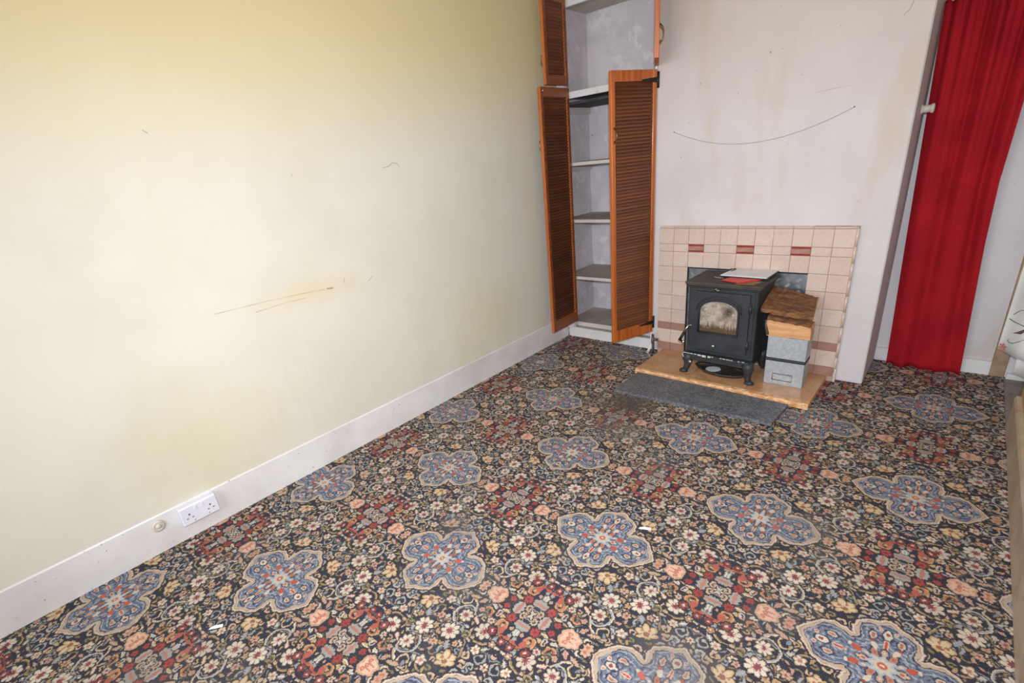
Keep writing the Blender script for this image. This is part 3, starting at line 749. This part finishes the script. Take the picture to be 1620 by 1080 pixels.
for a, b_ in ((-.105, .145), (-.092, .139), (-.080, .141), (-.068, .134), (-.058, .140)): fk.raw([(a, b_, z(.6405)), (a + .010, b_ + .004, z(.6405)), (a + .014, b_ - .002, z(.6405)), (a + .003, b_ - .004, z(.6405)), (a + .006, b_, z(.643))], [(0, 1, 4), (1, 2, 4), (2, 3, 4), (3, 0, 4)])
tag(fk.build('paint_flakes', M_flake, st), kind='stuff')

# papers on the stove
TZ = .640
pf = thing('document_folder', 'white and dark blue document folder, topmost of the papers on the stove', 'folder')
def sheet(pts, z0, z1, zs=None):
    zs = zs or [0] * len(pts); n = len(pts)
    vs = [(a, b, z0 + q) for (a, b), q in zip(pts, zs)] + [(a, b, z1 + q) for (a, b), q in zip(pts, zs)]
    return MB().raw(vs, [tuple(range(n)), tuple(range(2 * n - 1, n - 1, -1))] + [(i, i + n, (i + 1) % n + n, (i + 1) % n) for i in range(n)])
P_ = [(1.296, -.190), (1.568, -.200), (1.580, .0), (1.322, -.02)]
sheet(P_, TZ + .010, TZ + .014, [0, 0, .004, .004]).build('board', M_blue, pf)
sheet([(1.299, -.186), (1.562, -.196), (1.574, -.004), (1.326, -.024)], TZ + .0145, TZ + .019, [0, 0, .004, .004]).build('paper', M_paper, pf)
MB().tube([(1.300, -.10, TZ + .020), (1.318, -.06, TZ + .028), (1.345, -.045, TZ + .027), (1.330, -.09, TZ + .022)], .0025, 6).build('spring_clip', M_iron, pf)
o = sheet([(1.335, -.265), (1.450, -.305), (1.535, -.190), (1.380, -.150)], TZ + .0035, TZ + .009).build('red_booklet', M_redp)
tag(o, 'red booklet sticking out below the white folder on the stove', 'booklet')
o = sheet([(1.430, -.315), (1.528, -.312), (1.556, -.225), (1.47, -.20)], TZ + .0005, TZ + .003).build('brown_envelope', M_brownp)
tag(o, 'brown envelope at the right end of the papers on the stove', 'envelope')

# cast tray under the stove with a pale round paper
TC = Vector((1.352, -.226, HT))
def tray_out(k, s=1.):
    t_ = 2 * PI * k / 28; a, b_ = .172 * s * math.cos(t_), .092 * s * math.sin(t_)
    if math.cos(t_) < -.6: b_ *= .72
    r_ = -.16; return (TC.x + a * math.cos(r_) - b_ * math.sin(r_), TC.y + a * math.sin(r_) + b_ * math.cos(r_))
tr = MB(); rings = [(.80, .0), (.90, .002), (1., .020), (.985, .024), (.93, .012), (.82, .007), (.0, .006)]
vs = [(*tray_out(k, s), HT + h) for s, h in rings[:-1] for k in range(28)]
tr.raw(vs, [(i * 28 + k, i * 28 + (k + 1) % 28, (i + 1) * 28 + (k + 1) % 28, (i + 1) * 28 + k) for i in range(5) for k in range(28)] + [tuple(range(27, -1, -1)), tuple(range(5 * 28, 6 * 28))], True)
tag(tr.build('iron_tray', M_tray), 'oval burnt iron tray on the hearth underneath the stove', 'tray')
dm = MB(); pts = []
for k in range(26):
    t_ = 2 * PI * k / 26; r_ = .042 * (1 + .06 * math.cos(13 * t_) + .05 * math.sin(2 * t_)); pts.append((1.308 + r_ * 1.05 * math.cos(t_), -.222 + r_ * math.sin(t_)))
dm.prism(pts, HT + .0075, HT + .0095, 'z')
for k in range(0): dm.lathe([(.009, 0), (.004, .004)], (1.308 + .02 * math.cos(k * 1.26), -.222 + .02 * math.sin(k * 1.26), HT + .0093), 'z', 8)
tag(dm.build('paper_doily', M_paper), 'white crinkled paper disc lying on the iron tray', 'paper')

# ------------------------------------------------------------------ galvanised boxes and logs
def tin(name, z0, z1, label, handle):
    r = thing(name, label, 'metal box', (1.622, -.262, z0), .02)
    w, d, h = .205, .125, z1 - z0
    m = MB(); t_ = .002
    m.box(0, 0, 0, w, d, t_).box(0, 0, 0, w, t_, h).box(0, d - t_, 0, w, d, h).box(0, 0, 0, t_, d, h).box(w - t_, 0, 0, w, d, h)
    m.build('body', M_galv, r)
    if not handle: MB().box(.001, .001, h - .003, w - .001, d - .001, h - .001).build('base_panel', M_galv, r)
    if handle:
        MB().box(.045, -.0025, .030, .150, .0, .072, .001).build('label_plate', M_galv, r)
        MB().tube([(.046, -.004, .031), (.046, -.004, .071), (.149, -.004, .071), (.149, -.004, .031), (.046, -.004, .031)], .0022, 6).build('label_frame', M_pewter, r)
        MB().box(-.002, -.002, h - .012, w + .002, d + .002, h - .004, .001).build('rim', M_iron, r)
        MB().box(.0, .0, h - .004, w, d, h).build('lid', M_dark, r)
    else:
        MB().box(-.001, -.001, 0, w + .001, d + .001, .006, .001).build('rim', M_iron, r)
        MB().tube([(.08, -.001, .078), (.10, -.002, .072), (.125, -.001, .078)], .0015, 6).build('stamped_mark', M_galv, r)
    return r
tin('metal_drawer_box', HT, .196, 'lower galvanised metal box with a framed label plate, right of the stove', True)
tin('metal_box', .197, .335, 'upper plain galvanised metal box, under the split logs', False)

def log(name, label, prof_f, prof_b, x0, x1, mats, nseg=12, rough=.003):
    """a split log along x: its cross-section outline, jittered along the length"""
    r = thing(name, label, 'log'); m = MB(); k = len(prof_f); vs = []
    for i in range(nseg + 1):
        u = i / nseg; x = x0 + (x1 - x0) * u
        for (a, b_), (c_, d_) in zip(prof_f, prof_b):
            vs.append((x + random.uniform(-.003, .003), a + (c_ - a) * u + random.uniform(-rough, rough), b_ + (d_ - b_) * u + random.uniform(-rough, rough)))
    m.raw(vs, [(i * k + j, i * k + (j + 1) % k, (i + 1) * k + (j + 1) % k, (i + 1) * k + j) for i in range(nseg) for j in range(k)])
    m.raw([vs[j] for j in range(k)], [tuple(range(k - 1, -1, -1))]); m.raw([vs[nseg * k + j] for j in range(k)], [tuple(range(k))])
    o = m.build('split_wood', mats[0], r); o.data.materials.append(mats[1])
    return r, o
lo, o = log('split_log', 'pale split log with bark along its top, under the bark-faced log',
    [(-.268, .337), (-.276, .385), (-.280, .436), (-.262, .456), (-.225, .466), (-.185, .455), (-.160, .40), (-.158, .337)],
    [(-.262, .337), (-.268, .385), (-.272, .414), (-.255, .430), (-.225, .440), (-.205, .430), (-.200, .38), (-.195, .337)], 1.612, 1.836, (M_cut, M_bark))
for p in o.data.polygons:
    c_ = p.center
    if p.normal.z > .3 or (c_.z > .437 and c_.y > -.27): p.material_index = 1
MB().tube([(1.603, -.262, .432), (1.606, -.266, .40), (1.618, -.268, .345)], [.010, .011, .010], 8).build('grey_bark_edge', M_pewter, lo)
lo, o = log('bark_log', 'brown bark-faced split log, topmost on the metal boxes',
    [(-.285, .480), (-.290, .492), (-.28, .503), (-.16, .546), (-.03, .574), (-.005, .562), (-.03, .520), (-.15, .484)],
    [(-.277, .452), (-.283, .466), (-.275, .478), (-.19, .510), (-.10, .540), (-.060, .530), (-.08, .482), (-.16, .462)], 1.572, 1.836, (M_bark, M_cut), 16, .004)
for v in o.data.vertices:                       # the far side is cut on the skew
    v.co.x -= max(0, v.co.y + .28) * .11 * (v.co.x - 1.57) / .26
for p in o.data.polygons:
    if len(p.vertices) > 4: p.material_index = 1

# ------------------------------------------------------------------ gas tap beside the hearth
gt = thing('gas_tap', 'small grey metal gas tap on a pipe between cupboard and hearth', 'tap', (.800, -.035, 0))
MB().tube([(0, 0, -.005), (0, 0, .075), (-.004, 0, .088), (-.004, 0, .135)], [.009, .009, .012, .010], 10).build('pipe', M_pewter, gt)
MB().lathe([(.009, -.005), (.011, .01), (.008, .03)], (-.002, 0, .112), 'x', 10).lathe([(.010, .03), (.010, .038)], (-.002, 0, .112), 'x', 10).build('outlet', M_pewter, gt)
MB().box(-.013, -.006, .128, .004, .006, .150, .003).build('tap_key', M_pewter, gt)
MB().tube([(-.012, -.012, .075), (-.020, -.018, .040), (-.034, -.022, .006)], [.006, .010, .012], 8).tube([(-.022, 0, .105), (-.03, 0, .06), (-.036, 0, .03)], [.003, .0025, .003], 6).build('pale_paint_drip', M_skirt, gt)

# ------------------------------------------------------------------ wire, peg, socket
wi = thing('hanging_wire', 'thin slack wire strung between two nails across the chimney breast', 'wire')
pts = []
for k in range(25):
    u = k / 24; x = .88 + (1.828 - .88) * u; zz = 1.495 + .014 * u - .115 * 4 * u * (1 - u) * (1 - .10 * (u - .5)); pts.append((x, .0325, zz))
MB().tube(pts, .0008, 5).build('wire', M_pewter, wi)
for p in (pts[0], pts[-1]): MB().lathe([(.001, .036), (.001, .030), (.003, .029), (.003, .028)], (p[0], 0, p[2]), 'y', 8).build('nail', M_iron, wi)
pg = MB().lathe([(.024, 0), (.024, .004), (.019, .006), (.018, .036), (.023, .040), (.023, .050), (.015, .053)], (2.08, .320, 1.463), 'x', 16)
tag(pg.build('curtain_peg', M_knob), 'stubby white curtain hold-back peg on the side of the chimney breast', 'peg')

so = thing('double_socket', 'white double plug socket screwed onto the left skirting board', 'socket', (0, -2.950, .124))
MB().box(-.001, -.078, -.044, .030, .078, .044, .004).build('back_box', M_plast, so)
MB().box(.029, -.0765, -.043, .036, .0765, .043, .003).build('face_plate', M_plast, so)
for s in (-1, 1):
    for dy, dz, w, h in ((0, .006, .003, .0045), (-.011, -.012, .0038, .0022), (.011, -.012, .0038, .0022)):
        MB().box(.0358, s * .044 + dy - w, dz - h, .0366, s * .044 + dy + w, dz + h).build('pin_hole', M_hole, so)
    MB().box(.0355, s * .014 - .006, .016, .039, s * .014 + .006, .034, .001).build('switch', M_plast, so)
    MB().lathe([(.003, .0355), (.003, .0368)], (0, s * .030, -.030), 'x', 10).build('screw', M_chrome, so)
o = MB().lathe([(.026, 0), (.026, .006), (.018, .009), (.016, .007), (.009, .007), (.008, .014), (.003, .015)], (0, -3.108, .130), 'x', 20).build('round_stop', M_knob)
tag(o, 'round white-painted door stop disc on the skirting left of the socket', 'door stop')

# ------------------------------------------------------------------ red curtain
CX0 = 2.085
def red(u, v):
    # v 0 at the floor, 1 at the heading tape; the folds wander as they fall
    zz = .008 + 1.93 * v
    xl = 2.150 - .066 * v; xr = 2.502 - .060 * min(1, v * 1.8) + .05 * max(0, v - .4)
    x = xl + (xr - xl) * u
    w = u + .035 * math.sin(3.1 * v + 5 * u)
    f = math.sin(2 * PI * (2.6 * w + .18 * v) + .9) * .8 + .35 * math.sin(2 * PI * (5.2 * w - .3 * v) + 1.7) * (.35 + .65 * v) + .22 * math.sin(2 * PI * 11.3 * u + 2) * v ** 3
    y = .425 + (.017 + .011 * v) * f - .055 * v
    if v < .02: zz += .006 * math.sin(u * 23)
    if v > .985: zz += .006 * math.sin(u * 60)
    return (x, y, zz)
rc = thing('red_curtain', 'long red curtain hanging to the floor in the alcove right of the chimney breast', 'curtain')
cm = MB().grid(red, 110, 60).build('cloth', M_red, rc)
so_ = cm.modifiers.new('thick', 'SOLIDIFY'); so_.thickness = .0025
th = MB(); 
def hem(u, v):
    a = red(u, 0); return (a[0], a[1] - .001, a[2] - .003 + .010 * v)
MB().grid(hem, 110, 1).build('frayed_hem', M_red, rc)
rp = thing('curtain_rail', 'white curtain rail above the red curtain', 'rail')
MB().tube([(2.10, .44, 1.925), (2.62, .44, 1.925)], .008, 10).build('rod', M_knob, rp)
for x in (2.12, 2.58): MB().box(x - .008, .44, 1.915, x + .008, .512, 1.935, .002).build('bracket', M_knob, rp)

# ------------------------------------------------------------------ white flowered curtains in the recess
def drape(name, label, x0, x1, y0, zb, zt, folds, amp, skew=0.):
    r = thing(name, label, 'curtain', group=None)
    f = lambda u, v: (x0 + (x1 - x0) * u + skew * v * (1 - u), y0 + amp * math.sin(2 * PI * folds * u + .6) + .01 * v - .16 * u, zb + (zt - zb) * v + (.028 * -u if v == 0 else -.028 * u * (1 - v)))
    o = MB().grid(f, 60, 30).build('cloth', M_cloth, r); m = o.modifiers.new('thick', 'SOLIDIFY'); m.thickness = .002
    return r, f
r1, f1 = drape('flowered_curtain', 'white curtain printed with brown scrolls and a coral flower, at the right edge', 2.624, 2.80, .405, .192, 2.10, 1.6, .010, .020)
r2, f2 = drape('plain_curtain', 'white curtain hanging lower behind the flowered curtain, at the right edge', 2.708, 3.0, .372, .070, 2.10, 2.2, .012, 0)
def on1(x, zz, off=.004):
    v = (zz - .192) / (2.10 - .192); u = (x - 2.624 - .02 * v) / (.176 - .02 * v); u = max(.005, u)
    p = f1(u, v); return (p[0], p[1] - off, zz)
def scroll(pts, w): MB().tube([on1(a, b_) for a, b_ in pts], w, 5).build('printed_scroll', M_print, r1)
scroll([(2.636, .372), (2.66, .362), (2.69, .358), (2.72, .345), (2.75, .35)], .0022)
scroll([(2.646, .40), (2.665, .43), (2.69, .445), (2.72, .45)], .0018)
scroll([(2.655, .264), (2.652, .254), (2.660, .246), (2.672, .250), (2.69, .27), (2.72, .30)], .002)
lf = MB(); P3 = [(2.660, .302), (2.676, .318), (2.698, .345), (2.704, .335), (2.69, .312)]
lf.raw([on1(a, b_, .0045) for a, b_ in P3] + [on1(2.688, .325, .006)], [(k, (k + 1) % 5, 5) for k in range(5)]); lf.build('printed_leaf', M_print, r1)
fw = MB(); cxf, czf = 2.640, .212
for k in range(6):
    a = k * PI / 3 + .3; fw.raw([on1(cxf, czf, .005), on1(cxf + .013 * math.cos(a - .4), czf + .018 * math.sin(a - .4), .005), on1(cxf + .016 * math.cos(a), czf + .022 * math.sin(a), .0055), on1(cxf + .013 * math.cos(a + .4), czf + .018 * math.sin(a + .4), .005)], [(0, 1, 2, 3)])
fw.build('printed_flower', M_flower, r1)

# ------------------------------------------------------------------ cupboard in the left alcove
cu = thing('alcove_cupboard', 'tall built-in alcove cupboard with open louvred pine doors, in the left corner', 'cupboard')
MB().box(-.001, .0404, -.005, .757, .060, .079, .002).build('plinth', M_skirt, cu)
MB().box(-.038, .0595, .060, .757, .10, .079).build('plinth_ledge', M_shtop, cu)
MB().box(-.038, .092, .0795, .757, .508, .118).build('bottom_board', M_shtop, cu)
MB().box(-.038, .086, .085, .757, .0925, .1185, .001).build('bottom_edging', M_shelf, cu)
MB().box(.0, .020, .079, .062, .058, 2.44, .002).build('side_post', M_skirt, cu)
MB().box(.742, .034, .079, .757, .058, 2.44, .001).build('side_post', M_skirt, cu)
MB().box(.062, .030, 1.796, .742, .055, 1.838, .002).build('divider_rail', M_skirt, cu)
MB().box(-.038, .055, 1.812, .757, .508, 1.836).build('divider_shelf', M_shelf, cu)
sh = MB().box(-.038, .062, 1.758, .757, .508, 1.776, .001).build('dark_shelf', M_dark, cu); sh['label'] = 'shelf painted black, right under the divider'
MB().box(.0, .05, 2.345, .757, .075, 2.44, .002).build('top_rail', M_skirt, cu)
MB().box(-.038, .075, 2.385, .757, .508, 2.40).build('top_panel', M_ceil, cu)
for k, (zt) in enumerate((1.373, .962, .518)):
    s = MB().box(-.038, .046, zt - .020, .757, .508, zt, .001).build('shelf', M_shtop, cu)
    MB().box(-.038, .040, zt - .023, .757, .0465, zt + .0005, .001).build('edging', M_shelf, s)
    MB().box(-.0395, .06, zt - .068, -.022, .508, zt - .021, .001).build('batten', M_shelf, s)
MB().box(-.0395, .06, 1.712, -.022, .508, 1.757, .001).build('batten', M_shelf, cu)

slat_me = {}
def louvre(name, W, H, hx, hy, ang, z0, hz, right, strap=True, par=cu, pitch=.0205):
    """leaf hinged at (hx, hy); runs W along its own x; ang turns it. outer face is -y when shut"""
    t_ = .026; sw = .030; bot = .085 if H > 1 else .060; top = .060
    fr = MB().box(0, 0, 0, sw, t_, H, .002).box(W - sw, 0, 0, W, t_, H, .002).box(sw, .001, 0, W - sw, t_ - .001, bot, .001).box(sw, .001, H - top, W - sw, t_ - .001, H, .001)
    d = fr.build(name, M_stile, par, (hx, hy, z0), (0, 0, ang))
    if not right:          # the backs of the left leaves are a darker brown than their edges
        d.data.materials.append(M_back)
        for p in d.data.polygons:
            if p.normal.y > .7: p.material_index = 1
    n = int((H - bot - top) / pitch)
    key = (round(W, 3), right)
    if key not in slat_me:
        m = MB(); a = math.radians(38 if True else 0)
        m.prism([(.002, -.006), (.006, -.006), (.024, .026), (.020, .026)] if not right else [(.024, -.006), (.020, -.006), (.002, .026), (.006, .026)], sw, W - sw, 'x'); slat_me[key] = m.mesh('slat', M_slat)
    for k in range(n + 1):
        o = D.objects.new('slat', slat_me[key]); col.objects.link(o); o.parent = d; o.location = (0, 0, bot + (H - bot - top - .02) * k / n)
    return d, t_, W
def bow(par, x, zc, side, t_, h=.045):
    y = (-.0) if side < 0 else t_
    MB().tube([(x, y, zc - h), (x, y + side * .018, zc - h * .6), (x, y + side * .024, zc), (x, y + side * .018, zc + h * .6), (x, y, zc + h)], .0035, 8).lathe([(.008, 0), (.006, .003)], (x, y - .001 if side > 0 else y - .002, zc - h), 'y', 8).lathe([(.008, 0), (.006, .003)], (x, y - .001 if side > 0 else y - .002, zc + h), 'y', 8).build('handle', M_brass, par)
def strapm(par, zc, side, t_, L=.125, flip=False):
    y = -.003 if side < 0 else t_
    m = MB(); m.raw([(-.004, y, zc - .016), (-.004, y, zc + .016), (L, y, zc + .004), (L, y, zc - .004), (-.004, y + .003, zc - .016), (-.004, y + .003, zc + .016), (L, y + .003, zc + .004), (L, y + .003, zc - .004)],
        [(0, 1, 2, 3), (7, 6, 5, 4), (0, 4, 5, 1), (1, 5, 6, 2), (2, 6, 7, 3), (3, 7, 4, 0)])
    m.box(-.016, y - .001, zc - .045, -.002, y + .004, zc + .045, .001).lathe([(.006, zc - .045), (.006, zc + .045)], (-.004, y + .0015, 0), 'z', 8)
    m.build('strap_hinge', M_iron, par)
# left doors: local +x runs from the hinge; when shut +x is world +x, outer face -y
AL = -1.55
dl, t_, W = louvre('louvred_door', .345, 1.712, .082, .018, AL, .150, 0, False); dl['label'] = 'long left louvred door, inner face showing'
bow(dl, .325, 1.36, -1, t_); MB().lathe([(.007, 0), (.004, .005)], (.318, t_, 1.70 - .012), 'y', 8).build('magnet_catch', M_chrome, dl)
dlu, t_, W = louvre('louvred_door', .250, .54, .082, .018, AL - .05, 1.878, 0, False); dlu['label'] = 'short upper left louvred door'
bow(dlu, .232, .15, -1, t_)
# right doors: mirrored, local -x side: build with x running to the hinge at W
def mirror_leaf(W, H, hx, hy, ang, z0):
    e = louvre('louvred_door', W, H, hx, hy, ang, z0, 0, True); return e
AR = math.atan2(-.345, -.125)
dr_, t_, W = mirror_leaf(.368, 1.712, .742, .026, AR, .150); dr_['label'] = 'long right louvred door, outer face showing'
bow(dr_, .348, 1.36, 1, t_, .040)
strapm(dr_, 1.655, 1, t_); strapm(dr_, .075, 1, t_)
dru, t_, W = mirror_leaf(.345, .54, .742, .026, math.atan2(-.32, .150), 1.880); dru['label'] = 'short upper right louvred door, seen edge on'
bow(dru, .325, .12, 1, t_)
for zz in (1.37, .965, .52): MB().box(.738, .020, zz - .012, .7545, .036, zz + .012, .002).build('hinge_pin', M_brass, cu)

# litter on the carpet
for i, (x, y, a, lab) in enumerate(((1.60, -1.83, .3, 'white paper scrap on the carpet near the middle medallion'), (.62, -3.16, .8, 'small shiny white scrap on the carpet at the lower left'))):
    m = MB().raw([(0, 0, .001), (.05, .004, .002), (.047, .016, .004), (.004, .012, .001), (.024, .009, .009)], [(0, 1, 4), (1, 2, 4), (2, 3, 4), (3, 0, 4), (3, 2, 1, 0)])
    tag(m.build('paper_scrap', M_paper, None, (x, y, 0), (0, 0, a)), lab, 'paper scrap')
